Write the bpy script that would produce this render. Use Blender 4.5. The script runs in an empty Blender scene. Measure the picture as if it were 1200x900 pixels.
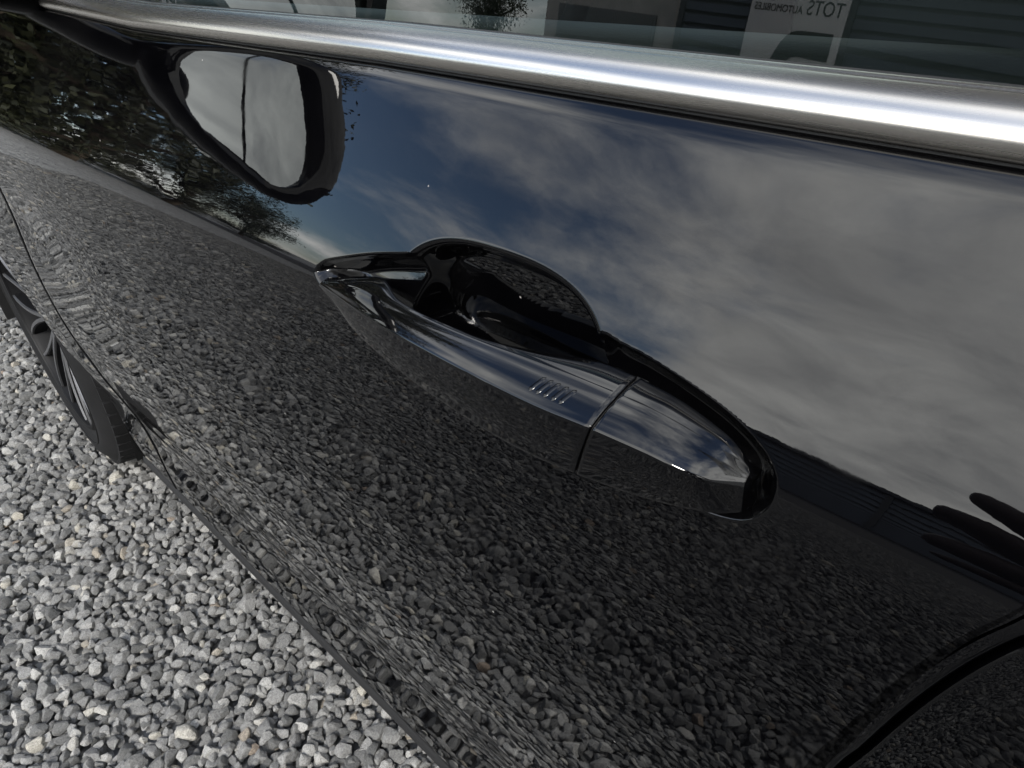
import bpy, bmesh, math, random
import numpy as np
from mathutils import Vector, Matrix, Euler, noise as mnoise

scene = bpy.context.scene
R = math.radians
rng = np.random.default_rng(7)
random.seed(7)

# ------------------------------------------------------------------ camera
# world axes: +x towards the car's tail, +y into the car (its near flank is y = 0), +z up
CAM_POS = np.array([0.3135, -0.1739, 1.0613])
YAW, PITCH, ROLL = 0.7856, 0.6142, -0.0257
F_PX = 840.0
fwd = np.array([-math.sin(YAW) * math.cos(PITCH), math.cos(YAW) * math.cos(PITCH), -math.sin(PITCH)])
rgt = np.cross(fwd, [0, 0, 1]); rgt /= np.linalg.norm(rgt)
upv = np.cross(rgt, fwd)
cR, sR = math.cos(ROLL), math.sin(ROLL)
rgt, upv = cR * rgt + sR * upv, -sR * rgt + cR * upv
cam_data = bpy.data.cameras.new('camera')
cam_data.sensor_width = 36.0
cam_data.lens = F_PX / 1200.0 * 36.0
cam_data.clip_start = 0.01
cam_data.clip_end = 3000.0
cam = bpy.data.objects.new('camera', cam_data)
scene.collection.objects.link(cam)
cam.matrix_world = Matrix((
    (rgt[0], upv[0], -fwd[0], CAM_POS[0]),
    (rgt[1], upv[1], -fwd[1], CAM_POS[1]),
    (rgt[2], upv[2], -fwd[2], CAM_POS[2]),
    (0, 0, 0, 1)))
scene.camera = cam

# ------------------------------------------------------------------ sky and sun
SUN_EL, SUN_ROT = R(38), R(150)
world = bpy.data.worlds.new('World')
scene.world = world
world.use_nodes = True
wn, wl = world.node_tree.nodes, world.node_tree.links
wn.clear()
w_out = wn.new('ShaderNodeOutputWorld')
w_bg = wn.new('ShaderNodeBackground'); w_bg.inputs['Strength'].default_value = 0.15
w_sky = wn.new('ShaderNodeTexSky')
w_sky.sky_type = 'NISHITA'
w_sky.sun_disc = False
w_sky.sun_elevation = SUN_EL
w_sky.sun_rotation = SUN_ROT
w_sky.air_density = 1.0
w_sky.dust_density = 0.2
w_sky.ozone_density = 5.5

def wmath(op, a=None, b=None, clamp=False):
    n = wn.new('ShaderNodeMath'); n.operation = op; n.use_clamp = clamp
    for i, v in enumerate((a, b)):
        if v is None: continue
        if isinstance(v, (int, float)): n.inputs[i].default_value = v
        else: wl.new(v, n.inputs[i])
    return n.outputs[0]

w_tc = wn.new('ShaderNodeTexCoord')
w_sep = wn.new('ShaderNodeSeparateXYZ'); wl.new(w_tc.outputs['Generated'], w_sep.inputs[0])
zz = wmath('ADD', wmath('MAXIMUM', w_sep.outputs['Z'], 0.0), 0.22)
px = wmath('DIVIDE', w_sep.outputs['X'], zz)
py = wmath('DIVIDE', w_sep.outputs['Y'], zz)
w_com = wn.new('ShaderNodeCombineXYZ'); wl.new(px, w_com.inputs[0]); wl.new(py, w_com.inputs[1])
w_n1 = wn.new('ShaderNodeTexNoise'); w_n1.inputs['Scale'].default_value = 1.15
w_n1.inputs['Detail'].default_value = 7; w_n1.inputs['Roughness'].default_value = 0.58
w_n1.inputs['Distortion'].default_value = 0.35
w_map = wn.new('ShaderNodeMapping'); w_map.inputs['Location'].default_value = (3.1, 1.7, 0.0)
wl.new(w_com.outputs[0], w_map.inputs[0]); wl.new(w_map.outputs[0], w_n1.inputs['Vector'])
# the cloud bank thickens towards the tail of the car and breaks up ahead of it
bank = wmath('MULTIPLY', wmath('ADD', px, 1.30), 0.29)
bank = wmath('MINIMUM', wmath('MAXIMUM', bank, -0.15), 0.25)
low = wmath('MULTIPLY', wmath('SUBTRACT', 0.46, w_sep.outputs['Z']), 0.46)      # cloud closes up towards the horizon
cov = wmath('ADD', wmath('ADD', w_n1.outputs['Fac'], bank), low)
w_r1 = wn.new('ShaderNodeMapRange'); w_r1.interpolation_type = 'SMOOTHSTEP'
w_r1.inputs['From Min'].default_value = 0.45; w_r1.inputs['From Max'].default_value = 0.76
w_r1.inputs['To Min'].default_value = 0.03
wl.new(cov, w_r1.inputs['Value'])
w_n2 = wn.new('ShaderNodeTexNoise'); w_n2.inputs['Scale'].default_value = 2.6
w_n2.inputs['Detail'].default_value = 6; w_n2.inputs['Roughness'].default_value = 0.6
w_n2.inputs['Distortion'].default_value = 0.5
wl.new(w_map.outputs[0], w_n2.inputs['Vector'])
w_ramp = wn.new('ShaderNodeValToRGB')
w_ramp.color_ramp.elements[0].position = 0.30; w_ramp.color_ramp.elements[0].color = (8.6, 8.7, 8.8, 1)
w_ramp.color_ramp.elements[1].position = 0.72; w_ramp.color_ramp.elements[1].color = (16.8, 16.8, 16.3, 1)
wl.new(w_n2.outputs['Fac'], w_ramp.inputs[0])
w_mix = wn.new('ShaderNodeMix'); w_mix.data_type = 'RGBA'
wl.new(w_r1.outputs[0], w_mix.inputs['Factor'])
wl.new(w_sky.outputs[0], w_mix.inputs['A']); wl.new(w_ramp.outputs[0], w_mix.inputs['B'])
wl.new(w_mix.outputs['Result'], w_bg.inputs['Color'])
wl.new(w_bg.outputs[0], w_out.inputs[0])

sun_data = bpy.data.lights.new('sun', 'SUN')
sun_data.energy = 2.0
sun_data.angle = R(12)
sun_data.color = (1.0, 0.96, 0.9)
sun = bpy.data.objects.new('sun', sun_data)
scene.collection.objects.link(sun)
sdir = Vector((math.sin(SUN_ROT) * math.cos(SUN_EL), math.cos(SUN_ROT) * math.cos(SUN_EL), math.sin(SUN_EL)))
sun.rotation_euler = sdir.to_track_quat('Z', 'Y').to_euler()

scene.view_settings.view_transform = 'Standard'
scene.view_settings.look = 'None'
scene.view_settings.gamma = 1.0
scene.view_settings.exposure = 1.3
scene.view_settings.use_curve_mapping = False
scene.cycles.max_bounces = 10
scene.cycles.glossy_bounces = 5
scene.cycles.transparent_max_bounces = 10
scene.cycles.sample_clamp_indirect = 6.0

# ------------------------------------------------------------------ materials
def new_mat(name):
    m = bpy.data.materials.new(name); m.use_nodes = True
    nt = m.node_tree
    return m, nt.nodes, nt.links, nt.nodes['Principled BSDF']

def simple(name, col, rough=0.5, metal=0.0, spec=0.5, bump=None, var=None, coat=0.0):
    m, n, l, b = new_mat(name)
    b.inputs['Base Color'].default_value = (*col, 1)
    b.inputs['Roughness'].default_value = rough
    b.inputs['Metallic'].default_value = metal
    b.inputs['Specular IOR Level'].default_value = spec
    b.inputs['Coat Weight'].default_value = coat
    tc = n.new('ShaderNodeTexCoord')
    if var:
        nz = n.new('ShaderNodeTexNoise'); nz.inputs['Scale'].default_value = var[0]; nz.inputs['Detail'].default_value = 5
        l.new(tc.outputs['Object'], nz.inputs['Vector'])
        rp = n.new('ShaderNodeValToRGB')
        a, c = var[1], var[2]
        rp.color_ramp.elements[0].position = 0.3; rp.color_ramp.elements[0].color = (*[v * a for v in col], 1)
        rp.color_ramp.elements[1].position = 0.7; rp.color_ramp.elements[1].color = (*[v * c for v in col], 1)
        l.new(nz.outputs['Fac'], rp.inputs[0]); l.new(rp.outputs[0], b.inputs['Base Color'])
    if bump:
        nz = n.new('ShaderNodeTexNoise'); nz.inputs['Scale'].default_value = bump[0]; nz.inputs['Detail'].default_value = 4
        l.new(tc.outputs['Object'], nz.inputs['Vector'])
        bp = n.new('ShaderNodeBump'); bp.inputs['Strength'].default_value = bump[1]; bp.inputs['Distance'].default_value = bump[2]
        l.new(nz.outputs['Fac'], bp.inputs['Height']); l.new(bp.outputs[0], b.inputs['Normal'])
    return m

def paint_mat():
    m, n, l, b = new_mat('black_paint')
    b.inputs['Base Color'].default_value = (0.0006, 0.0006, 0.0008, 1)
    b.inputs['Roughness'].default_value = 0.018
    b.inputs['IOR'].default_value = 1.41
    tc = n.new('ShaderNodeTexCoord')
    # dust: fine specks and a faint film
    vo = n.new('ShaderNodeTexVoronoi'); vo.inputs['Scale'].default_value = 95
    l.new(tc.outputs['Object'], vo.inputs['Vector'])
    sp = n.new('ShaderNodeMapRange'); sp.inputs['From Min'].default_value = 0.075; sp.inputs['From Max'].default_value = 0.03
    l.new(vo.outputs['Distance'], sp.inputs['Value'])
    sepc = n.new('ShaderNodeSeparateColor'); l.new(vo.outputs['Color'], sepc.inputs[0])
    gt = n.new('ShaderNodeMath'); gt.operation = 'GREATER_THAN'; gt.inputs[1].default_value = 0.96
    l.new(sepc.outputs[0], gt.inputs[0])
    mu = n.new('ShaderNodeMath'); mu.operation = 'MULTIPLY'
    l.new(sp.outputs[0], mu.inputs[0]); l.new(gt.outputs[0], mu.inputs[1])
    nz = n.new('ShaderNodeTexNoise'); nz.inputs['Scale'].default_value = 9; nz.inputs['Detail'].default_value = 6
    l.new(tc.outputs['Object'], nz.inputs['Vector'])
    fl = n.new('ShaderNodeMapRange'); fl.inputs['From Min'].default_value = 0.45; fl.inputs['From Max'].default_value = 0.8
    fl.inputs['To Min'].default_value = 0.0; fl.inputs['To Max'].default_value = 0.004
    l.new(nz.outputs['Fac'], fl.inputs['Value'])
    ad = n.new('ShaderNodeMath'); ad.operation = 'MAXIMUM'
    mu2 = n.new('ShaderNodeMath'); mu2.operation = 'MULTIPLY'; mu2.inputs[1].default_value = 0.7
    l.new(mu.outputs[0], mu2.inputs[0])
    l.new(mu2.outputs[0], ad.inputs[0]); l.new(fl.outputs[0], ad.inputs[1])
    dif = n.new('ShaderNodeBsdfDiffuse'); dif.inputs['Color'].default_value = (0.36, 0.34, 0.32, 1)
    mx = n.new('ShaderNodeMixShader')
    l.new(ad.outputs[0], mx.inputs[0]); l.new(b.outputs[0], mx.inputs[1]); l.new(dif.outputs[0], mx.inputs[2])
    out = n['Material Output']; l.new(mx.outputs[0], out.inputs['Surface'])
    rn = n.new('ShaderNodeTexNoise'); rn.inputs['Scale'].default_value = 22; rn.inputs['Detail'].default_value = 7; rn.inputs['Roughness'].default_value = 0.7
    l.new(tc.outputs['Object'], rn.inputs['Vector'])
    rr_ = n.new('ShaderNodeMapRange'); rr_.inputs['From Min'].default_value = 0.5; rr_.inputs['From Max'].default_value = 0.72
    rr_.inputs['To Min'].default_value = 0.012; rr_.inputs['To Max'].default_value = 0.05
    l.new(rn.outputs['Fac'], rr_.inputs['Value']); l.new(rr_.outputs[0], b.inputs['Roughness'])
    # orange peel of the lacquer and a slow waviness of the pressed sheet
    op = n.new('ShaderNodeTexNoise'); op.inputs['Scale'].default_value = 260; op.inputs['Detail'].default_value = 2
    l.new(tc.outputs['Object'], op.inputs['Vector'])
    bp = n.new('ShaderNodeBump'); bp.inputs['Strength'].default_value = 0.05; bp.inputs['Distance'].default_value = 0.00006
    l.new(op.outputs['Fac'], bp.inputs['Height'])
    wv = n.new('ShaderNodeTexNoise'); wv.inputs['Scale'].default_value = 16; wv.inputs['Detail'].default_value = 2
    l.new(tc.outputs['Object'], wv.inputs['Vector'])
    b2 = n.new('ShaderNodeBump'); b2.inputs['Strength'].default_value = 0.10; b2.inputs['Distance'].default_value = 0.0018
    l.new(wv.outputs['Fac'], b2.inputs['Height']); l.new(bp.outputs[0], b2.inputs['Normal'])
    l.new(b2.outputs[0], b.inputs['Normal'])
    return m

def stone_mat():
    m, n, l, b = new_mat('gravel_stone')
    b.inputs['Roughness'].default_value = 0.78
    b.inputs['Specular IOR Level'].default_value = 0.35
    oi = n.new('ShaderNodeObjectInfo')
    tc = n.new('ShaderNodeTexCoord')
    rp = n.new('ShaderNodeValToRGB')
    el = rp.color_ramp.elements
    el[0].position = 0.0; el[0].color = (0.086, 0.086, 0.083, 1)
    el[1].position = 1.0; el[1].color = (0.20, 0.155, 0.12, 1)
    for p, c in ((0.25, (0.127, 0.126, 0.122)), (0.6, (0.178, 0.176, 0.170)), (0.82, (0.228, 0.225, 0.216)), (0.95, (0.32, 0.313, 0.295)),
                 (0.985, (0.33, 0.31, 0.265)), (0.997, (0.24, 0.21, 0.17))):
        e = el.new(p); e.color = (*c, 1)
    l.new(oi.outputs['Random'], rp.inputs[0])
    loc = n.new('ShaderNodeVectorMath'); loc.operation = 'MULTIPLY_ADD'
    l.new(oi.outputs['Random'], loc.inputs[0]); loc.inputs[1].default_value = (37, 91, 53)
    l.new(tc.outputs['Object'], loc.inputs[2])
    n1 = n.new('ShaderNodeTexNoise'); n1.inputs['Scale'].default_value = 4.6; n1.inputs['Detail'].default_value = 8; n1.inputs['Roughness'].default_value = 0.78
    n1.inputs['Distortion'].default_value = 0.6
    l.new(loc.outputs[0], n1.inputs['Vector'])
    r2 = n.new('ShaderNodeMapRange'); r2.inputs['From Min'].default_value = 0.28; r2.inputs['From Max'].default_value = 0.72
    r2.inputs['To Min'].default_value = 0.22; r2.inputs['To Max'].default_value = 1.72
    l.new(n1.outputs['Fac'], r2.inputs['Value'])
    mx = n.new('ShaderNodeMix'); mx.data_type = 'RGBA'; mx.blend_type = 'MULTIPLY'; mx.inputs['Factor'].default_value = 1
    l.new(rp.outputs[0], mx.inputs['A']); l.new(r2.outputs[0], mx.inputs['B'])
    l.new(mx.outputs['Result'], b.inputs['Base Color'])
    bp = n.new('ShaderNodeBump'); bp.inputs['Strength'].default_value = 0.55; bp.inputs['Distance'].default_value = 0.1
    l.new(n1.outputs['Fac'], bp.inputs['Height']); l.new(bp.outputs[0], b.inputs['Normal'])
    return m

def ground_mat():
    m, n, l, b = new_mat('ground_gravel')
    b.inputs['Roughness'].default_value = 0.9
    tc = n.new('ShaderNodeTexCoord')
    vo = n.new('ShaderNodeTexVoronoi'); vo.inputs['Scale'].default_value = 42
    l.new(tc.outputs['Object'], vo.inputs['Vector'])
    sc = n.new('ShaderNodeSeparateColor'); l.new(vo.outputs['Color'], sc.inputs[0])
    rp = n.new('ShaderNodeValToRGB')
    rp.color_ramp.elements[0].color = (0.09, 0.09, 0.09, 1); rp.color_ramp.elements[1].color = (0.25, 0.25, 0.242, 1)
    l.new(sc.outputs[0], rp.inputs[0])
    l.new(rp.outputs[0], b.inputs['Base Color'])
    bp = n.new('ShaderNodeBump'); bp.inputs['Strength'].default_value = 0.8; bp.inputs['Distance'].default_value = 0.02
    bp.invert = True
    l.new(vo.outputs['Distance'], bp.inputs['Height']); l.new(bp.outputs[0], b.inputs['Normal'])
    return m

def satin_mat():
    m, n, l, b = new_mat('satin_aluminium')
    b.inputs['Base Color'].default_value = (0.475, 0.452, 0.415, 1)
    b.inputs['Metallic'].default_value = 1.0
    b.inputs['Roughness'].default_value = 0.26
    tc = n.new('ShaderNodeTexCoord')
    mp = n.new('ShaderNodeMapping'); mp.inputs['Scale'].default_value = (6, 900, 900)
    l.new(tc.outputs['Object'], mp.inputs[0])
    nz = n.new('ShaderNodeTexNoise'); nz.inputs['Scale'].default_value = 1.0; nz.inputs['Detail'].default_value = 3
    l.new(mp.outputs[0], nz.inputs['Vector'])
    mr = n.new('ShaderNodeMapRange'); mr.inputs['To Min'].default_value = 0.25; mr.inputs['To Max'].default_value = 0.29
    l.new(nz.outputs['Fac'], mr.inputs['Value']); l.new(mr.outputs[0], b.inputs['Roughness'])
    bp = n.new('ShaderNodeBump'); bp.inputs['Strength'].default_value = 0.02; bp.inputs['Distance'].default_value = 0.0004
    l.new(nz.outputs['Fac'], bp.inputs['Height']); l.new(bp.outputs[0], b.inputs['Normal'])
    return m

def glass_mat(name, tint):
    m, n, l, b = new_mat(name)
    n.remove(b)
    tr = n.new('ShaderNodeBsdfTransparent'); tr.inputs['Color'].default_value = (*tint, 1)
    gl = n.new('ShaderNodeBsdfGlossy'); gl.inputs['Roughness'].default_value = 0.0
    fr = n.new('ShaderNodeFresnel'); fr.inputs['IOR'].default_value = 1.52
    mr = n.new('ShaderNodeMath'); mr.operation = 'MULTIPLY'; mr.inputs[1].default_value = 1.1; mr.use_clamp = True
    l.new(fr.outputs[0], mr.inputs[0])
    mx = n.new('ShaderNodeMixShader')
    l.new(mr.outputs[0], mx.inputs[0]); l.new(tr.outputs[0], mx.inputs[1]); l.new(gl.outputs[0], mx.inputs[2])
    l.new(mx.outputs[0], n['Material Output'].inputs['Surface'])
    return m

def leaf_mat(name, c1, c2):
    m, n, l, b = new_mat(name)
    b.inputs['Roughness'].default_value = 0.55
    ge = n.new('ShaderNodeNewGeometry')
    rp = n.new('ShaderNodeValToRGB')
    rp.color_ramp.elements[0].color = (*c1, 1); rp.color_ramp.elements[1].color = (*c2, 1)
    l.new(ge.outputs['Random Per Island'], rp.inputs[0]); l.new(rp.outputs[0], b.inputs['Base Color'])
    return m

M = {}
M['paint'] = paint_mat()
M['stone'] = stone_mat()
M['ground'] = ground_mat()
M['satin'] = satin_mat()
M['glass'] = glass_mat('window_glass', (0.20, 0.23, 0.22))
M['screen'] = glass_mat('screen_glass', (0.7, 0.75, 0.73))
M['gloss_black'] = simple('gloss_black_plastic', (0.001, 0.001, 0.0012), 0.03, 0, 0.36, bump=(300, 0.02, 0.0002))
M['rubber'] = simple('black_rubber', (0.012, 0.012, 0.012), 0.55, 0, 0.3, bump=(400, 0.2, 0.0006))
M['plastic'] = simple('black_plastic', (0.009, 0.009, 0.0095), 0.55, 0, 0.4, bump=(700, 0.25, 0.0005))
M['dark'] = simple('underbody_black', (0.008, 0.008, 0.008), 0.8, 0, 0.1, var=(8, 0.6, 1.3))
M['tyre'] = simple('tyre_rubber', (0.006, 0.006, 0.0063), 0.75, 0, 0.15, bump=(180, 0.3, 0.0012), var=(14, 0.75, 1.5))
M['rim_dark'] = simple('rim_dark_grey', (0.004, 0.004, 0.0045), 0.5, 0.0, 0.12, var=(20, 0.8, 1.2))
M['rim_cut'] = simple('rim_machined_face', (0.17, 0.17, 0.175), 0.5, 1.0, 0.5, bump=(500, 0.1, 0.0004))
M['caliper'] = simple('caliper_blue_grey', (0.16, 0.19, 0.27), 0.4, 0.2, 0.5, bump=(200, 0.2, 0.001))
M['disc'] = simple('brake_disc', (0.2, 0.19, 0.18), 0.4, 1.0, 0.5, bump=(300, 0.2, 0.0005))
M['mirror'] = simple('mirror_silver', (0.42, 0.44, 0.44), 0.0, 1.0, 0.5)
M['leather'] = simple('dark_upholstery', (0.028, 0.028, 0.03), 0.5, 0, 0.4, bump=(300, 0.4, 0.001), var=(5, 0.8, 1.3))
M['trim_grey'] = simple('interior_grey', (0.10, 0.11, 0.11), 0.55, 0, 0.4, bump=(500, 0.3, 0.0008))
M['lamp'] = simple('lamp_lens', (0.5, 0.5, 0.52), 0.1, 0.3, 0.6)
M['redlamp'] = simple('rear_lamp_red', (0.25, 0.01, 0.01), 0.12, 0, 0.6)
M['cladding'] = simple('navy_cladding', (0.055, 0.072, 0.10), 0.5, 0, 0.4, var=(1.2, 0.8, 1.25), bump=(30, 0.2, 0.01))
M['cladding_post'] = simple('dark_post', (0.03, 0.035, 0.042), 0.5, 0, 0.4, var=(2, 0.8, 1.2))
M['concrete'] = simple('pale_concrete', (0.42, 0.41, 0.39), 0.85, 0, 0.2, var=(3, 0.8, 1.15), bump=(25, 0.4, 0.01))
M['asphalt'] = simple('asphalt', (0.035, 0.035, 0.036), 0.85, 0, 0.25, var=(6, 0.7, 1.3), bump=(90, 0.5, 0.01))
M['sign'] = simple('sign_white', (0.72, 0.72, 0.71), 0.35, 0, 0.4, var=(1.5, 0.93, 1.05))
M['sign_ink'] = simple('sign_black', (0.012, 0.012, 0.013), 0.4, 0, 0.4, var=(3, 0.8, 1.2))
M['bark'] = simple('bark', (0.07, 0.055, 0.04), 0.9, 0, 0.1, var=(6, 0.6, 1.5), bump=(20, 0.8, 0.03))
M['leaf_a'] = leaf_mat('leaf_dark_green', (0.008, 0.015, 0.006), (0.034, 0.052, 0.018))
M['leaf_b'] = leaf_mat('leaf_olive', (0.012, 0.017, 0.007), (0.052, 0.055, 0.022))
M['cloth'] = simple('dark_cloth', (0.012, 0.012, 0.014), 0.85, 0, 0.2, var=(12, 0.7, 1.4), bump=(120, 0.4, 0.004))
M['denim'] = simple('dark_trousers', (0.02, 0.023, 0.032), 0.85, 0, 0.2, var=(10, 0.7, 1.4), bump=(150, 0.4, 0.003))
M['skin'] = simple('skin', (0.06, 0.036, 0.026), 0.5, 0, 0.4, var=(25, 0.88, 1.08), bump=(220, 0.15, 0.001))
M['hair'] = simple('dark_hair', (0.02, 0.014, 0.01), 0.6, 0, 0.3, var=(40, 0.6, 1.5), bump=(90, 0.6, 0.006))
M['phone'] = simple('phone_black', (0.01, 0.01, 0.011), 0.2, 0, 0.5, var=(20, 0.8, 1.2))

# ------------------------------------------------------------------ mesh helpers
col = scene.collection
def link(o, parent=None):
    col.objects.link(o)
    if parent is not None: o.parent = parent
    return o
def mk(name, verts, faces, mat, parent=None, smooth=True, sharp=None):
    me = bpy.data.meshes.new(name)
    me.from_pydata([tuple(map(float, v)) for v in verts], [], [tuple(map(int, f)) for f in faces])
    me.validate(); me.update()
    if smooth:
        me.polygons.foreach_set('use_smooth', np.ones(len(me.polygons), dtype=bool))
        if sharp: me.set_sharp_from_angle(angle=R(sharp))
    if mat is not None: me.materials.append(M[mat] if isinstance(mat, str) else mat)
    return link(bpy.data.objects.new(name, me), parent)
def empty(name, loc=(0, 0, 0)):
    o = bpy.data.objects.new(name, None); o.location = loc; o.empty_display_size = 0.1
    return link(o)
def tag(o, label=None, cat=None, group=None, kind=None):
    if label: o['label'] = label
    if cat: o['category'] = cat
    if group: o['group'] = group
    if kind: o['kind'] = kind
    return o
def fix_normals(o):
    bm = bmesh.new(); bm.from_mesh(o.data)
    bmesh.ops.recalc_face_normals(bm, faces=bm.faces)
    bm.to_mesh(o.data); bm.free()
    return o
def grid_faces(nr, nc, off=0, flip=False):
    a = np.arange(nr * nc).reshape(nr, nc) + off
    f = np.stack([a[:-1, :-1], a[:-1, 1:], a[1:, 1:], a[1:, :-1]], -1).reshape(-1, 4)
    return f[:, ::-1] if flip else f
def bm_obj(name, bm, mat, parent=None, smooth=True, sharp=40):
    me = bpy.data.meshes.new(name); bm.to_mesh(me); bm.free()
    if smooth:
        me.polygons.foreach_set('use_smooth', np.ones(len(me.polygons), dtype=bool))
        me.set_sharp_from_angle(angle=R(sharp))
    me.materials.append(M[mat])
    return link(bpy.data.objects.new(name, me), parent)
def box(name, lo, hi, mat, parent=None, bevel=0.0, seg=2):
    bm = bmesh.new()
    bmesh.ops.create_cube(bm, size=1)
    lo, hi = Vector(lo), Vector(hi)
    for v in bm.verts:
        v.co = Vector((lo[i] + (v.co[i] + 0.5) * (hi[i] - lo[i]) for i in range(3)))
    if bevel: bmesh.ops.bevel(bm, geom=bm.edges[:], offset=bevel, segments=seg, affect='EDGES', profile=0.6)
    return bm_obj(name, bm, mat, parent)
def ss(t):
    t = np.clip(t, 0, 1); return t * t * (3 - 2 * t)

# ------------------------------------------------------------------ the flank of the car as a height field y(x, z)
ZH, HS = 0.889, 0.0437
def zc(x): return ZH + HS * x                       # the shoulder crease
WK = np.array([-.70, -.63, -.60, -.56, -.52, -.47, -.42, -.36, -.28, -.22, -.16, -.10, -.05, -.028, -.012, 0.0, .006, .03, .06, .088, .0940, .098, .115])
EK = np.radians([-6, -5, -4, -1, -3, -11, -13.5, -11.5, -8, -5.5, -3, 0, 4, 5.5, 7, 15, 23, 26, 27.5, 29, 31, 55, 60])
_w = np.linspace(-.70, .14, 4201)
_e = np.interp(_w, WK, EK)
_e += np.radians(0.8) * np.sin((_w + .05) * 2 * math.pi / .125) * np.clip((-.05 - _w) / .03, 0, 1) * np.clip((_w + .50) / .06, 0, 1)   # slow ripples of the pressing
_k = 21
_e = np.convolve(np.pad(_e, _k // 2, mode='edge'), np.ones(_k) / _k, 'valid')
_y = np.concatenate([[0], np.cumsum(.5 * (np.tan(_e[1:]) + np.tan(_e[:-1])) * np.diff(_w))])
_y -= np.interp(0, _w, _y)
def S(x, z):
    x = np.asarray(x, float); z = np.asarray(z, float)
    y = np.interp(z - zc(x), _w, _y)
    y = y + ss((-.40 - x) / .35) * .0090 * np.exp(-((z - .73) / .085) ** 2)      # waist towards the front wheel arch
    y = y - .009 * ss((-.70 - x) / .15) * np.exp(-((z - .45) / .11) ** 2)      # flare of the front wheel arch
    y = y - 0.013 * ss((x - .75) / .35) * np.exp(-((z - .57) / .13) ** 2)       # flare of the rear wheel arch
    y = y + 0.10 * np.clip(-1.15 - x, 0, None) ** 2 * 2.0 + 0.10 * np.clip(x - 1.5, 0, None) ** 2 * 1.6
    return y
# handle recess pressed into the door skin
REC = np.array([(-.0085, .002), (-.004, .0075), (.003, .0108), (.03, .0195), (.054, .0254), (.066, .0270), (.074, .018), (.085, .004), (.12, -.004), (.158, .004), (.168, .018), (.175, .0256), (.186, .0246), (.196, .0238), (.215, .0208),
                (.232, .0170), (.245, .0122), (.2525, .0068), (.2552, .0010), (.254, -.0075), (.246, -.0150), (.225, -.0190), (.18, -.022),
                (.12, -.022), (.06, -.018), (.02, -.009), (0, -.004)])
def poly_sd(px, pw, P):
    inside = np.zeros(px.shape, bool); d = np.full(px.shape, 1e9)
    n = len(P)
    for i in range(n):
        a, b = P[i], P[(i + 1) % n]
        c = ((a[1] > pw) != (b[1] > pw)) & (px < (b[0] - a[0]) * (pw - a[1]) / (b[1] - a[1] + 1e-12) + a[0])
        inside ^= c
        e = b - a; t = np.clip(((px - a[0]) * e[0] + (pw - a[1]) * e[1]) / (e @ e), 0, 1)
        d = np.minimum(d, np.hypot(px - a[0] - t * e[0], pw - a[1] - t * e[1]))
    return np.where(inside, d, -d)
def catmull(P, n, closed=False):
    P = np.asarray(P, float)
    if closed: Q = np.vstack([P[-1], P, P[0], P[1]])
    else: Q = np.vstack([2 * P[0] - P[1], P, 2 * P[-1] - P[-2]])
    out = []
    for i in range(1, len(Q) - 2):
        p0, p1, p2, p3 = Q[i - 1], Q[i], Q[i + 1], Q[i + 2]
        t = np.linspace(0, 1, 12, endpoint=False)[:, None]
        out.append(.5 * ((2 * p1) + (-p0 + p2) * t + (2 * p0 - 5 * p1 + 4 * p2 - p3) * t ** 2 + (-p0 + 3 * p1 - 3 * p2 + p3) * t ** 3))
    out = np.vstack(out)
    if closed: out = np.vstack([out, out[0]])
    else: out = np.vstack([out, P[-1]])
    s = np.concatenate([[0], np.cumsum(np.linalg.norm(np.diff(out, axis=0), axis=1))])
    q = np.linspace(0, s[-1], n + (1 if closed else 0))
    r = np.stack([np.interp(q, s, out[:, k]) for k in range(out.shape[1])], 1)
    return r[:-1] if closed else r
REC_S = catmull(REC, 160, closed=True)
CUP_C, CUP_A = (.1180, -.0015), (.0650, .0430)
def recess(x, z):
    w = z - zc(x)
    d = np.zeros(np.shape(x))
    m = (x > -.03) & (x < .28) & (w > -.06) & (w < .06)
    if m.any():
        xs, ws = x[m], w[m]
        sd = poly_sd(xs, ws, REC_S)
        sh = .012 * ss((sd + .0008) / .013) + .0030 * ss((sd + .0008) / .004)
        dx, dw = (xs - CUP_C[0]), (ws - CUP_C[1])
        # the cup leans: its deepest point lies towards the tail
        r2 = ((np.abs(dx) / CUP_A[0]) ** 2.7 + (np.abs(dw) / np.where(dw > 0, CUP_A[1], .030)) ** 2.7) ** (2 / 2.7)
        cup = ss((1.015 - np.sqrt(r2)) / (.12 + .15 * ss((dw + .014) / .028))) * (.007 + .62 * np.clip(.043 - ws, 0, .08))
        k = .003
        d[m] = np.maximum(sh, cup) + np.where(np.abs(sh - cup) < k, (k - np.abs(sh - cup)) ** 2 / (4 * k), 0) * (np.minimum(sh, cup) > 1e-5)
    return d

# ------------------------------------------------------------------ ground
def in_view(p, margin=0):
    d = p - CAM_POS
    zd = d @ fwd
    u = 600 + F_PX * (d @ rgt) / zd; v = 450 - F_PX * (d @ upv) / zd
    return u, v, zd

g = 400.0
ground = mk('gravel_ground', [(-g, -g, -.012), (g, -g, -.012), (g, g, -.012), (-g, g, -.012)], [(0, 1, 2, 3)], 'ground', smooth=False)
tag(ground, 'pale grey gravel yard the car stands on', kind='structure')

road = mk('asphalt_road', [(-14, -11.98, -.008), (60, -11.98, -.008), (60, -4.12, -.008), (-14, -4.12, -.008)], [(0, 1, 2, 3)], 'asphalt', smooth=False)
tag(road, 'dark asphalt lane between the gravel and the navy building', kind='structure')

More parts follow.
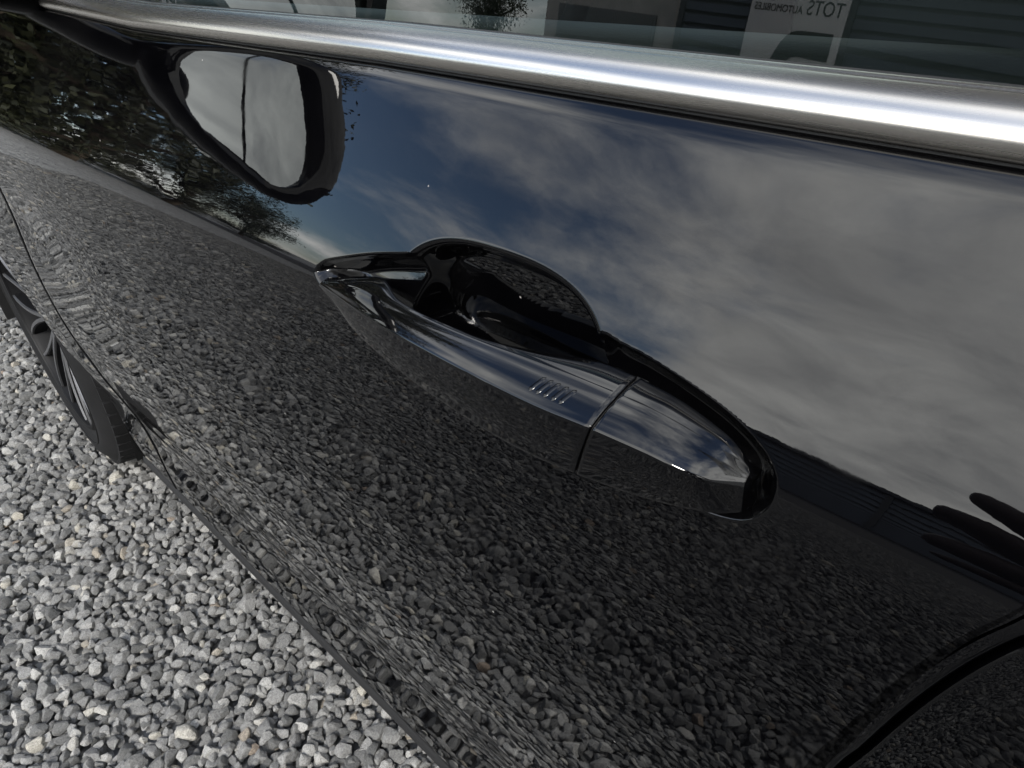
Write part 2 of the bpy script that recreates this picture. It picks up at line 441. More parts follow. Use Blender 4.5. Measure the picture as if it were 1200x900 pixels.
def make_stone(i):
    r = np.random.default_rng(100 + i)
    bm = bmesh.new()
    bmesh.ops.create_icosphere(bm, subdivisions=3, radius=1.0)
    V = np.array([v.co[:] for v in bm.verts])
    V *= np.array([1.0, r.uniform(.66, .92), r.uniform(.50, .75)])
    for _ in range(r.integers(12, 18)):
        n = r.normal(size=3); n /= np.linalg.norm(n)
        ext = (V @ n).max()
        dd = ext * r.uniform(.55, .82)
        h = np.maximum(0, V @ n - dd)
        V -= np.outer(h * .985, n)
    for k in range(len(V)):
        V[k] *= 1 + .035 * mnoise.noise(Vector(V[k] * 2.6 + i * 7))
    V -= (V.max(0) + V.min(0)) / 2
    V /= np.abs(V[:, 0]).max()
    for v, c in zip(bm.verts, V): v.co = c
    me = bpy.data.meshes.new('stone_shape')
    bm.to_mesh(me); bm.free()
    me.polygons.foreach_set('use_smooth', np.ones(len(me.polygons), dtype=bool))
    me.set_sharp_from_angle(angle=R(26))
    me.materials.append(M['stone'])
    return me
NS = 16
stone_meshes = [make_stone(i) for i in range(NS)]
stone_col = bpy.data.collections.new('stone_shapes')
for i, me in enumerate(stone_meshes):
    o = bpy.data.objects.new('stone_shape_%02d' % i, me); stone_col.objects.link(o)

def scatter(x0, x1, y0, y1, sp, zlo, zhi, smin, smax):
    nx, ny = int((x1 - x0) / sp), int((y1 - y0) / sp)
    gx, gy = np.meshgrid(np.arange(nx), np.arange(ny))
    x = x0 + (gx + .5 * (gy % 2)).ravel() * sp + rng.normal(0, sp * .28, nx * ny)
    y = y0 + gy.ravel() * sp + rng.normal(0, sp * .28, nx * ny)
    n = len(x)
    s = smin + (smax - smin) * rng.beta(1.4, 2.6, n)
    z = rng.uniform(zlo, zhi, n)
    rot = np.stack([rng.normal(0, .38, n), rng.normal(0, .38, n), rng.uniform(0, 6.283, n)], 1)
    flip = rng.random(n) < .5
    rot[flip, 0] += math.pi
    return np.stack([x, y, z], 1), s, rot
A = scatter(-4.2, 2.2, -4.2, 0.9, .0157, -.004, .003, .0068, .0125)
B = scatter(-4.2, 2.2, -4.2, 0.9, .0168, .004, .010, .0064, .0158)
P3 = np.vstack([A[0], B[0]]); SC = np.concatenate([A[1], B[1]]); RO = np.vstack([A[2], B[2]])
IDX = rng.integers(0, NS, len(P3))
SCV = SC[:, None] * rng.uniform(.85, 1.15, (len(P3), 3))
# the 300 stones that show largest are objects of their own
u, v, zd = in_view(P3)
vis = (zd > .1) & (u > 5) & (u < 1195) & (v > 5) & (v < 895) & (P3[:, 2] > .005)
vis &= (v > 545 + (u - 200) * 1.12 + 12) & (v > 560)
app = np.where(vis, SC / np.maximum(zd, .1), 0)
big = np.argsort(-app)[:300]
keep = np.ones(len(P3), bool); keep[big] = False
for j in big:
    o = bpy.data.objects.new('stone', stone_meshes[IDX[j]])
    o.location = P3[j]; o.rotation_euler = RO[j]; o.scale = SCV[j]
    link(o, ground)
gme = bpy.data.meshes.new('gravel')
kp = P3[keep]
gme.vertices.add(len(kp)); gme.vertices.foreach_set('co', kp.astype(np.float32).ravel())
for nm, ty, dat in (('rot', 'FLOAT_VECTOR', RO[keep]), ('scl', 'FLOAT_VECTOR', SCV[keep])):
    at = gme.attributes.new(nm, ty, 'POINT'); at.data.foreach_set('vector', dat.astype(np.float32).ravel())
at = gme.attributes.new('idx', 'INT', 'POINT'); at.data.foreach_set('value', IDX[keep].astype(np.int32))
gme.materials.append(M['stone'])
gravel = link(bpy.data.objects.new('gravel', gme))
tag(gravel, 'loose grey crushed stone chippings covering the yard', 'gravel', kind='stuff')
ng = bpy.data.node_groups.new('scatter_stones', 'GeometryNodeTree')
ng.interface.new_socket('Geometry', in_out='INPUT', socket_type='NodeSocketGeometry')
ng.interface.new_socket('Geometry', in_out='OUTPUT', socket_type='NodeSocketGeometry')
gi, go = ng.nodes.new('NodeGroupInput'), ng.nodes.new('NodeGroupOutput')
iop = ng.nodes.new('GeometryNodeInstanceOnPoints')
ci = ng.nodes.new('GeometryNodeCollectionInfo'); ci.inputs['Collection'].default_value = stone_col
ci.inputs['Separate Children'].default_value = True; ci.inputs['Reset Children'].default_value = True
def named(nm, ty):
    n = ng.nodes.new('GeometryNodeInputNamedAttribute'); n.data_type = ty; n.inputs['Name'].default_value = nm
    return n.outputs['Attribute']
e2r = ng.nodes.new('FunctionNodeEulerToRotation')
ng.links.new(named('rot', 'FLOAT_VECTOR'), e2r.inputs[0])
ng.links.new(gi.outputs[0], iop.inputs['Points'])
ng.links.new(ci.outputs[0], iop.inputs['Instance'])
iop.inputs['Pick Instance'].default_value = True
ng.links.new(named('idx', 'INT'), iop.inputs['Instance Index'])
ng.links.new(e2r.outputs[0], iop.inputs['Rotation'])
ng.links.new(named('scl', 'FLOAT_VECTOR'), iop.inputs['Scale'])
ng.links.new(iop.outputs[0], go.inputs[0])
gravel.modifiers.new('scatter', 'NODES').node_group = ng

# ------------------------------------------------------------------ the car
car = empty('parked_car', (0, 0.9, 0))
tag(car, 'glossy black car with satin window trim parked on the gravel', 'car')
CY = 0.9                                            # the car's centre plane
def cmk(name, verts, faces, mat, parent=car, smooth=True, sharp=None, mirror=False):
    """mesh in world coordinates, parented to the car (whose empty sits at y = CY)"""
    V = np.asarray(verts, float).copy(); V[:, 1] -= CY
    if mirror:
        V[:, 1] *= -1; faces = [tuple(f)[::-1] for f in faces]
    return mk(name, V, faces, mat, parent, smooth, sharp)

XF_K = np.array([(-.64, -.716), (-.55, -.725), (-.48, -.735), (-.38, -.748), (-.27, -.752), (-.15, -.752), (-.06, -.745), (0, -.735), (.05, -.715), (.12, -.67)])
XR_K = np.array([(-.64, .255), (-.5, .268), (-.3, .280), (-.12, .2945), (-.08, .301), (-.05, .307), (-.028, .313), (-.012, .319), (0, .325), (.03, .338), (.06, .349), (.12, .365)])
def smooth_line(K):
    c = catmull(K, 200); return lambda w: np.interp(w, c[:, 0], c[:, 1])
xF, xR = smooth_line(XF_K), smooth_line(XR_K)
W_BOT = -.628
def w_top(x): return .0955 + .030 * np.clip(-.30 - x, 0, None)

def panel(name, xa, xb, ws, cols, rec=False, mat='paint', mirror=False, parent=car, edge=(True, True, True), rrb=None, rra=None):
    """body panel between the lines x = xa(w) and x = xb(w); edges rolled in by a small radius"""
    rr = [(0.0, .016), (0.0, .0030), (.0005, .0014), (.0015, .0004), (.0032, 0.0)]      # (inset, set back)
    rrb = rrb or rr; rra = rra or rr
    ws = np.asarray(ws)
    X, Z, Yb = [], [], []
    for w in ws:
        a, b = xa(w), xb(w)
        xs = cols(a, b, w)
        xi = [a + i for i, _ in rra] + list(xs[1:-1]) + [b - i for i, _ in rrb[::-1]]
        sb = [s for _, s in rra] + [0] * (len(xs) - 2) + [s for _, s in rrb[::-1]]
        if not edge[0]: xi = list(np.linspace(xi[5] - .004, xi[5], 6)[:5]) + xi[5:]; xi[0] = a; xi[1:5] = [a + .0007, a + .0014, a + .002, a + .0026]; sb[:5] = [0] * 5
        if not edge[1]: xi[-5:] = [b - .0026, b - .002, b - .0014, b - .0007, b]; sb[-5:] = [0] * 5
        X.append(xi); Yb.append(sb)
        Z.append([zc(x) + w for x in xi])
    X, Z, Yb = np.array(X), np.array(Z), np.array(Yb)
    # bottom and top rolled edges
    Y = S(X, Z) + Yb
    if rec: Y = Y + recess(X, Z)
    rows = [np.stack([X, Y, Z], -1)]
    bot = []
    for s, (ins, back) in enumerate(rr[:-1]):
        b0 = rows[0][0].copy(); b0[:, 1] += back; b0[:, 2] -= .0032 - ins; bot.append(b0)
    topr = []
    for ins, back in rr[:-1][::-1]:
        t0 = rows[0][-1].copy(); t0[:, 1] += back + .001; t0[:, 2] += .0032 - ins; topr.append(t0)
    G = np.concatenate([np.array(bot) if edge[2] else np.array(bot)[:0], rows[0], np.array(topr)], 0)
    nr, nc = G.shape[:2]
    return cmk(name, G.reshape(-1, 3), grid_faces(nr, nc), mat, parent, mirror=mirror)

# rows: fine around the crease and the handle
ws_door = np.concatenate([np.linspace(W_BOT, -.05, 74)[:-1], np.linspace(-.05, .058, 200)[:-1], np.linspace(.058, .082, 12)[:-1], np.linspace(.082, .0955, 14)])
def cols_door(a, b, w):
    b0 = min(.282, b - .014)
    return np.concatenate([np.linspace(a, -.022, 64)[:-1], np.linspace(-.022, b0, 440)[:-1], np.linspace(b0, b, 8)])
def panel_door():
    hem = [(0.0, .016), (0.0, .0030), (.0003, .0014), (.0009, .0005), (.0018, .0001), (.0030, 0.0), (.0050, 0.0), (.00505, .0035), (.00590, .0035), (.00595, 0.0), (.0066, 0.0), (.0080, 0.0)]
    return panel('front_door', xF, lambda w: xR(w) + .0055, ws_door, cols_door, rec=True, rrb=hem)
front_door = panel_door()
front_door.data.set_sharp_from_angle(angle=R(42))
tag(front_door, 'black front door with shoulder crease and recessed pull handle')
# the door's upper edge follows the belt: lift the top rows ahead of x = -0.3
me = front_door.data
co = np.empty(len(me.vertices) * 3, np.float32); me.vertices.foreach_get('co', co); co = co.reshape(-1, 3)
wv = co[:, 2] - zc(co[:, 0])
lift = .030 * np.clip(-.30 - co[:, 0], 0, None) * ss((wv - .04) / .055)
lift -= .0145 * np.clip(co[:, 0], 0, .36) * ss((wv - .045) / .05)
co[:, 2] += lift; co[:, 1] += np.where(lift > 0, lift * .45, lift * .10)
me.vertices.foreach_set('co', co.ravel()); me.update()

ws_mid = np.concatenate([np.linspace(W_BOT, -.05, 50)[:-1], np.linspace(-.05, .04, 40)[:-1], np.linspace(.04, .0955, 20)])
GAP = .0042
XW, XWR, ZW, RA = -1.290, 1.47, .332, .408
def arch_rear_of(xw, z, sgn):
    h = np.clip(RA ** 2 - (z - ZW) ** 2, 0, None)
    return xw + sgn * math.sqrt(h)
def cols_lin(n):
    return lambda a, b, w: np.linspace(a, b, n)
# front wing: behind and over the wheel, then ahead of it
def wing_part(xa, xb, n, ea, eb):
    return panel('front_wing', xa, xb, ws_mid, cols_lin(n), edge=(ea, eb, True))
xfa = lambda w: (arch_rear_of(XW, zc(-.85) + w, 1) if zc(-.85) + w < ZW + RA else XW)
wing = panel('front_wing', xfa, lambda w: xF(w) - .0085, ws_mid, cols_lin(60), edge=(True, True, True))
tag(wing, 'black front wing around the wheel arch')
panel('front_wing_nose', lambda w: -1.98 + .35 * max(0, w) - .12 * max(0, -w - .35), lambda w: (arch_rear_of(XW, zc(-1.5) + w, -1) if zc(-1.5) + w < ZW + RA else XW - .002), ws_mid, cols_lin(40))
# rear door and rear quarter
panel('rear_door', lambda w: xR(w) + .0055 + .0017, lambda w: min(1.20, 1.03 + .3 * max(0, w + .25)) if w > -.35 else 1.0, ws_mid, cols_lin(60), rra=[(0, .012), (0, .0012), (.0003, .0005), (.0008, .0001), (.0014, 0)])
panel('rear_quarter', lambda w: (min(1.20, 1.03 + .3 * max(0, w + .25)) if w > -.35 else 1.0) + GAP, lambda w: (arch_rear_of(XWR, zc(1.2) + w, -1) if zc(1.2) + w < ZW + RA else XWR), ws_mid, cols_lin(30))
panel('rear_quarter_tail', lambda w: (arch_rear_of(XWR, zc(1.7) + w, 1) if zc(1.7) + w < ZW + RA else XWR + .002), lambda w: 2.25 - .3 * max(0, w), ws_mid, cols_lin(30))
# far flank
ws_co = np.linspace(W_BOT, .0955, 30)
panel('far_door', xF, xR, ws_co, cols_lin(30), mirror=True)
panel('far_rear_door', lambda w: xR(w) + GAP, lambda w: 1.05, ws_co, cols_lin(20), mirror=True)
panel('far_front_wing', lambda w: (arch_rear_of(XW, zc(-.85) + w, 1) if zc(-.85) + w < ZW + RA else XW), lambda w: xF(w) - GAP, ws_co, cols_lin(20), mirror=True)
panel('far_wing_nose', lambda w: -1.98 + .35 * max(0, w), lambda w: (arch_rear_of(XW, zc(-1.5) + w, -1) if zc(-1.5) + w < ZW + RA else XW), ws_co, cols_lin(20), mirror=True)
panel('far_rear_quarter', lambda w: 1.05 + GAP, lambda w: (arch_rear_of(XWR, zc(1.2) + w, -1) if zc(1.2) + w < ZW + RA else XWR), ws_co, cols_lin(20), mirror=True)
panel('far_quarter_tail', lambda w: (arch_rear_of(XWR, zc(1.7) + w, 1) if zc(1.7) + w < ZW + RA else XWR), lambda w: 2.25 - .3 * max(0, w), ws_co, cols_lin(20), mirror=True)

# dark inner shell behind the shut lines, sill lip, floor
def extrude_x(name, prof, xs, mat, parent=car, mirror=False, closed=True, zfun=None):
    """prof: list of (y, z) ; swept along x"""
    V, n = [], len(prof)
    for x in xs:
        for (y, z) in prof:
            V.append((x, y, z + (zfun(x) if zfun else 0)))
    F = []
    for i in range(len(xs) - 1):
        for j in range(n if closed else n - 1):
            k = (j + 1) % n
            F.append((i * n + j, i * n + k, (i + 1) * n + k, (i + 1) * n + j))
    if closed:
        F.append(tuple(range(n - 1, -1, -1))); F.append(tuple((len(xs) - 1) * n + j for j in range(n)))
    o = cmk(name, V, F, mat, parent, sharp=35, mirror=mirror)
    return fix_normals(o)
def shell(mirror):
    ws = np.linspace(-.6, .075, 24)
    xs = np.linspace(-.86, 1.10, 30)
    V = [(x, float(S(x, zc(x) + w)) + (.048 if -.03 < x < .29 else .020), zc(x) + w) for w in ws for x in xs]
    cmk('inner_shell', V, grid_faces(24, 30), 'dark', mirror=mirror)
shell(False); shell(True)
zb = lambda x: HS * x
SILL = [(.062, ZH + W_BOT + .003), (.0560, ZH + W_BOT - .006), (.0530, ZH + W_BOT - .018), (.0560, ZH + W_BOT - .026), (.12, ZH + W_BOT - .03), (.3, ZH + W_BOT - .03), (.3, ZH + W_BOT + .05), (.10, ZH + W_BOT + .05)]
for mr in (False, True):
    extrude_x('sill', SILL, np.linspace(-.87, 1.10, 40), 'plastic', mirror=mr, zfun=zb)
box_floor = cmk('floor_pan', [(x, y, z) for x in (-2.0, 2.2) for y in (.25, 1.55) for z in (.19, .26)], [(0, 1, 3, 2), (4, 6, 7, 5), (0, 4, 5, 1), (2, 3, 7, 6), (0, 2, 6, 4), (1, 5, 7, 3)], 'dark', smooth=False)

# ---- belt trim, seals, window
def belt_w(x): return .1000 + .030 * np.clip(-.30 - x, 0, None) - .0145 * np.clip(x, 0, .36)
def sweep(name, prof, x0, x1, n, mat, closed=True, parent=car, mirror=False, taper=0.0):
    """prof: (dy, dw) from the belt point on the flank"""
    xs = np.linspace(x0, x1, n); m = len(prof); V = []
    for i, x in enumerate(xs):
        t = 1.0
        if taper: t = float(np.clip(((x - x0) / taper), 0.02, 1)) ** .5
        bw = float(belt_w(x)); yb = .0490 + (.030 * max(0, -.30 - x)) * .45
        mid = np.mean(np.array(prof), 0)
        for (dy, dw) in prof:
            V.append((x, yb + dy, zc(x) + bw + mid[1] + (dw - mid[1]) * t + .0))
    F = []
    for i in range(n - 1):
        for j in range(m if closed else m - 1):
            k = (j + 1) % m
            F.append((i * m + j, i * m + k, (i + 1) * m + k, (i + 1) * m + j))
    if closed: F.append(tuple(range(m - 1, -1, -1))); F.append(tuple((n - 1) * m + j for j in range(m)))
    o = cmk(name, V, F, mat, parent, sharp=50, mirror=mirror)
    return fix_normals(o)
TRIM = [(.0075, -.0002), (.0042, -.0004), (.0020, .0004), (.0007, .0022), (.0001, .0042), (.0000, .0060), (.0006, .0078), (.0022, .0100), (.0048, .0121), (.0080, .0137), (.0112, .0147), (.0132, .0150), (.0142, .0146), (.0150, .0151), (.0166, .0156), (.0184, .0154), (.0195, .0140), (.0195, .0030)]
TRIM = [tuple(p) for p in catmull(TRIM, 60, closed=True)]
SEAL_LO = [(.0045, -.0060), (.0040, -.0030), (.0050, .0006), (.012, .0020), (.016, -.004), (.014, -.010)]
SEAL_UP = [(.0185, .0100), (.0190, .0140), (.0200, .0152), (.0215, .0155), (.0225, .0145), (.0228, .0080)]
for mr in (False, True):
    sweep('belt_trim', TRIM, -.60, .352, 90, 'satin', mirror=mr, taper=.10)
    sweep('belt_seal', SEAL_LO, -.66, .36, 60, 'rubber', mirror=mr)
    sweep('glass_seal', SEAL_UP, -.62, .36, 60, 'rubber', mirror=mr)
    sweep('belt_trim', TRIM, .356, 1.15, 40, 'satin', mirror=mr)
    sweep('belt_seal', SEAL_LO, .358, 1.2, 40, 'rubber', mirror=mr)
    sweep('glass_seal', SEAL_UP, .358, 1.2, 40, 'rubber', mirror=mr)
# side windows: curved glass leaning in towards the roof
GE0, GE1, GH = R(3.55), R(40), .44
def glass_y(h):                                     # h above the belt
    hh = np.linspace(0, h, 20); e = GE0 + (GE1 - GE0) * hh / GH
    return .0715 + float(np.sum(.5 * (np.tan(e)[1:] + np.tan(e)[:-1]) * np.diff(hh)))
def roof_h(x):                                      # roof rail height above the belt
    return float(np.clip(.425 - .16 * (x - .45) ** 2, .02, .43)) if x > -.1 else float(np.interp(x, [-.72, -.1], [.03, .377]))
def window(name, x0, x1, n, mirror):
    V = []
    for i, x in enumerate(np.linspace(x0, x1, n)):
        H = roof_h(x) - .006
        for t in np.linspace(0, 1, 16):
            h = -.02 + (H + .02) * t
            V.append((x, glass_y(max(h, 0)) - max(0, -h) * .2, zc(x) + .112 + h))
    o = cmk(name, V, grid_faces(n, 16, flip=True), 'glass', mirror=mirror)
    return o
for mr in (False, True):
    window('door_window', -.60, .335, 40, mr)
    window('rear_door_window', .385, 1.15, 30, mr)
    # pillars and roof rail in gloss black
    V = []
    for x in (.335, .385):
        for t in np.linspace(0, 1, 14):
            h = -.01 + (roof_h(x) + .01) * t; V.append((x, glass_y(max(h, 0)) - .004, zc(x) + .112 + h))
    cmk('b_pillar', V, grid_faces(2, 14, flip=True), 'gloss_black', mirror=mr)
    V = []
    for x in np.linspace(-.74, 1.6, 70):
        h = roof_h(x)
        for k, (dh, dy) in enumerate(((-.012, .01), (-.008, -.006), (.004, -.010), (.02, .0), (.035, .03), (.04, .06))):
            V.append((x, glass_y(max(h, .0)) + dy, zc(x) + .112 + h + dh))
    cmk('roof_rail', V, grid_faces(70, 6, flip=True), 'paint', mirror=mr)
# roof, screens, bonnet, boot, bumpers: plain curved sheets
def sheet(name, rows, mat):
    rows = np.array(rows, float); nr, nc = rows.shape[:2]
    return cmk(name, rows.reshape(-1, 3), grid_faces(nr, nc), mat)
def cross(x, yedge, zedge, crown, n=21):
    t = np.linspace(-1, 1, n)
    return [(x, CY + s * (CY - yedge), zedge + crown * (1 - s * s)) for s in t]
def rail(x): h = roof_h(x); return glass_y(max(h, 0)) + .058, zc(x) + .112 + h + .04
sheet('roof', [cross(x, *rail(x), .05) for x in np.linspace(-.10, 1.25, 24)], 'paint')
sheet('windscreen', [cross(x, rail(x)[0], rail(x)[1] - .004, .05 - .03 * (-.1 - x)) for x in np.linspace(-.74, -.102, 20)], 'screen')
sheet('rear_screen', [cross(x, rail(x)[0], rail(x)[1] - .004, .05) for x in np.linspace(1.252, 1.60, 14)], 'screen')
def fl(x, w): z = zc(x) + w; return float(S(x, z)), z
sheet('bonnet', [cross(x, fl(x, .094)[0] + .006, fl(x, .094)[1] + .005, .055) for x in np.linspace(-1.96, -.70, 30)], 'paint')
sheet('boot_lid', [cross(x, fl(x, .094)[0] + .006, fl(x, .094)[1] + .004 + .07 * max(0, 2.2 - x) * 0, .04) for x in np.linspace(1.55, 2.22, 16)], 'paint')
def bumper(name, x0, bow, zs, mat, s):
    rows = []
    for z, dx in zs:
        rows.append([(x0 + s * (bow * (1 - abs(t) ** 3) + dx), CY + t * (CY - fl(x0, z - zc(x0))[0] - .004), z) for t in np.linspace(-1, 1, 31)])
    return sheet(name, rows, mat)
bumper('front_bumper', -1.98, .22, [(.22, -.05), (.30, .0), (.45, .02), (.60, .01), (.75, -.02), (.85, -.06), (.90, -.10)], 'paint', -1)
bumper('rear_bumper', 2.24, .12, [(.25, -.05), (.35, .0), (.55, .02), (.75, .0), (.95, -.03), (1.05, -.06)], 'paint', 1)
for sy in (-1, 1):
    o = box('headlamp', (-2.12, -.09, -.055), (-1.94, .16, .055), 'lamp', car, .03, 3); o.location = (0, sy * .62, .70)
    o = box('rear_lamp', (2.20, -.14, -.05), (2.30, .12, .05), 'redlamp', car, .02, 3); o.location = (0, sy * .66, .86)
# interior
def cbox(name, lo, hi, mat, bevel, parent=car):
    return box(name, (lo[0], lo[1] - CY, lo[2]), (hi[0], hi[1] - CY, hi[2]), mat, parent, bevel, 3)
for mr in (False, True):
    V = []
    for x in np.linspace(-.70, .33, 30):
        for (y, z) in ((.085, .905), (.092, .975), (.100, .987), (.118, .990), (.150, .975), (.165, .90), (.16, .70), (.17, .45), (.15, .33)):
            V.append((x, y, z + HS * x + .012))
    cmk('inner_door_panel', V, grid_faces(30, 9, flip=True), 'trim_grey', mirror=mr)
for sy, nm in ((.46, 'front_seat'), (1.34, 'front_seat')):
    s = cbox(nm, (-.15, sy - .25, .38), (.38, sy + .25, .56), 'leather', .06)
    bk = box('backrest', (-.07, -.24, 0), (.07, .24, .66), 'leather', s, .06, 3); bk.location = (.36, sy - CY, .50); bk.rotation_euler = (0, R(16), 0)
    hr = box('headrest', (-.045, -.13, 0), (.045, .13, .2), 'leather', s, .04, 3); hr.location = (.55, sy - CY, 1.18); hr.rotation_euler = (0, R(10), 0)
cbox('rear_bench', (.85, .30, .36), (1.35, 1.5, .56), 'leather', .06)
cbox('rear_backrest', (1.3, .30, .52), (1.48, 1.5, 1.12), 'leather', .06)
cbox('dashboard', (-.98, .18, .70), (-.50, 1.62, .985), 'leather', .06)
bm = bmesh.new()
NU, NV = 40, 10
vs = [[bm.verts.new(((.185 + .016 * math.cos(b)) * math.cos(a), (.185 + .016 * math.cos(b)) * math.sin(a), .016 * math.sin(b))) for b in np.linspace(0, 2 * math.pi, NV, endpoint=False)] for a in np.linspace(0, 2 * math.pi, NU, endpoint=False)]
for i in range(NU):
    for j in range(NV):
        bm.faces.new((vs[i][j], vs[(i + 1) % NU][j], vs[(i + 1) % NU][(j + 1) % NV], vs[i][(j + 1) % NV]))
sw = bm_obj('steering_wheel', bm, 'leather', car); sw.location = (-.36, .46 - CY, .93); sw.rotation_euler = (0, R(-65), 0)
hub = box('wheel_hub', (-.17, -.05, -.03), (.17, .05, .01), 'leather', sw, .02, 3)

# ---- door handle
handle = bpy.data.objects.new('door_handle', None); link(handle, car)
tag(handle, 'gloss black pull handle with ribbed touch pad and fixed end cap')
def surf_pt(p):                                     # (x, stand-off, w) -> world
    x, o, w = p; z = zc(x) + w
    return np.array([x, float(S(x, z)) - o, z])
B_grip = [(0.0004, 0.0035, -0.0023), (0.0246, 0.0080, -0.0069), (0.0485, 0.0120, -0.0121), (0.0944, 0.0170, -0.0156), (0.1422, 0.0200, -0.0167), (0.1711, 0.0205, -0.0160), (0.1915, 0.0200, -0.0140)]
R_grip = [(0.0035, 0.0050, 0.0003), (0.0333, 0.0120, 0.0029), (0.0621, 0.0180, 0.0053), (0.0929, 0.0230, 0.0078), (0.1372, 0.0270, 0.0099), (0.1719, 0.0280, 0.0108), (0.1985, 0.0280, 0.0124)]
U_grip = [(0.0060, 0.0040, 0.0030), (0.0318, 0.0100, 0.0100), (0.0573, 0.0140, 0.0127), (0.0855, 0.0160, 0.0140), (0.1316, 0.0175, 0.0167), (0.1680, 0.0180, 0.0181), (0.1992, 0.0180, 0.0190)]
T_grip = [(0.0070, 0.0005, 0.0038), (0.0322, 0.0030, 0.0118), (0.0537, 0.0050, 0.0165), (0.0800, 0.0125, 0.0150), (0.1265, 0.0140, 0.0160), (0.1560, 0.0110, 0.0185), (0.1812, 0.0060, 0.0208), (0.1991, 0.0060, 0.0213)]
K_grip = [(0.0070, -.006, 0.0), (0.0322, -.006, 0.002), (0.0537, -.004, 0.002), (0.0800, 0.0115, -.005), (0.1265, 0.0130, -.008), (0.1560, 0.009, -.006), (0.1750, -.004, 0.0), (0.1930, -.006, 0.0)]
B_cap = [(0.1933, 0.0200, -0.0139), (0.2156, 0.0170, -0.0124), (0.2328, 0.0120, -0.0117), (0.2427, 0.0075, -0.0113), (0.2482, 0.0030, -0.0110)]
R_cap = [(0.2003, 0.0280, 0.0124), (0.2205, 0.0260, 0.0118), (0.2328, 0.0220, 0.0091), (0.2400, 0.0160, 0.0064), (0.2468, 0.0055, 0.0028)]
U_cap = [(0.2009, 0.0180, 0.0190), (0.2128, 0.0175, 0.0187), (0.2254, 0.0155, 0.0166), (0.2372, 0.0110, 0.0122), (0.2466, 0.0035, 0.0052)]
T_cap = [(0.2009, 0.0060, 0.0212), (0.2178, 0.0060, 0.0198), (0.2347, 0.0042, 0.0152), (0.2420, 0.0020, 0.0108), (0.2470, -.0005, 0.0048)]
K_cap = [(0.1950, -.006, 0.0), (0.2100, -.006, 0.0), (0.2300, -.006, 0.0), (0.2390, -.006, 0.0), (0.2440, -.006, 0.0)]
def loft(name, curves, n, radii, mat, parent, crown=(.03, .07, .05)):
    """closed section through the five guide curves; every corner rounded by its own radius (metres)"""
    Cv = [catmull([surf_pt(p) for p in c], n) for c in curves]
    rings = []
    for i in range(n):
        P = [c[i] for c in Cv]; m = len(P); ring = []
        for j in range(m):
            a, p, b = P[j - 1], P[j], P[(j + 1) % m]
            la, lb = np.linalg.norm(a - p), np.linalg.norm(b - p)
            ra = min(radii[j], la * .45); rb = min(radii[j], lb * .45)
            q0 = p + (a - p) / max(la, 1e-9) * ra; q1 = p + (b - p) / max(lb, 1e-9) * rb
            for t in np.linspace(0, 1, 7):
                ring.append((1 - t) ** 2 * q0 + 2 * t * (1 - t) * p + t * t * q1)
            # crowned facet to the next corner
            if j < m - 2:
                a2, p2, b2 = p, P[(j + 1) % m], P[(j + 2) % m]
                l2 = np.linalg.norm(p2 - a2); r0 = min(radii[j], l2 * .45); r1 = min(radii[j + 1], l2 * .45)
                s0 = a2 + (p2 - a2) / max(l2, 1e-9) * r0; s1 = p2 + (a2 - p2) / max(l2, 1e-9) * r1
                cen = np.mean(P, 0); e = (p2 - a2) / max(l2, 1e-9); out = (s0 + s1) / 2 - cen; out -= e * (out @ e); out /= max(np.linalg.norm(out), 1e-9)
                bul = crown[j] * np.linalg.norm(s1 - s0)
                for t in np.linspace(0, 1, 9)[1:-1]:
                    ring.append(s0 + (s1 - s0) * t + out * bul * 4 * t * (1 - t))
        rings.append(np.array(ring))
    # rounded ends
    def close(r0, r1):
        c = r0.mean(0); d = (r0 - r1).mean(0); d /= np.linalg.norm(d)
        return [c + (r0 - c) * .965 + d * .0004, c + (r0 - c) * .90 + d * .0006]
    h, t = close(rings[0], rings[1]), close(rings[-1], rings[-2])
    rings = [h[1], h[0]] + rings + [t[0], t[1]]
    G = np.array(rings); nr, nc = G.shape[:2]
    V = G.reshape(-1, 3); F = []
    for i in range(nr - 1):
        for j in range(nc):
            k = (j + 1) % nc; F.append((i * nc + j, i * nc + k, (i + 1) * nc + k, (i + 1) * nc + j))
    F.append(tuple(range(nc - 1, -1, -1))); F.append(tuple((nr - 1) * nc + j for j in range(nc)))
    o = cmk(name, V, F, mat, parent, sharp=60)
    return fix_normals(o)
RAD = [.0035, .0016, .0022, .0025, .003]
grip = loft('grip', [B_grip, R_grip, U_grip, T_grip, K_grip], 90, RAD, 'gloss_black', handle)
capm = loft('end_cap', [B_cap, R_cap, U_cap, T_cap, K_cap], 60, RAD, 'gloss_black', handle)
tag(capm, 'fixed gloss black end cap behind the grip')
# thin dark gasket in the slit between grip and cap
loft('slit_gasket', [[(c[-1][0] - .003, c[-1][1] - .0022, c[-1][2] * .93), (c[-1][0] + .0004, c[-1][1] - .0022, c[-1][2] * .93), (c[-1][0] + .004, c[-1][1] - .0022, c[-1][2] * .93)] for c in (B_grip, R_grip, U_grip, T_grip, K_grip)], 6, [.002] * 5, 'rubber', handle)
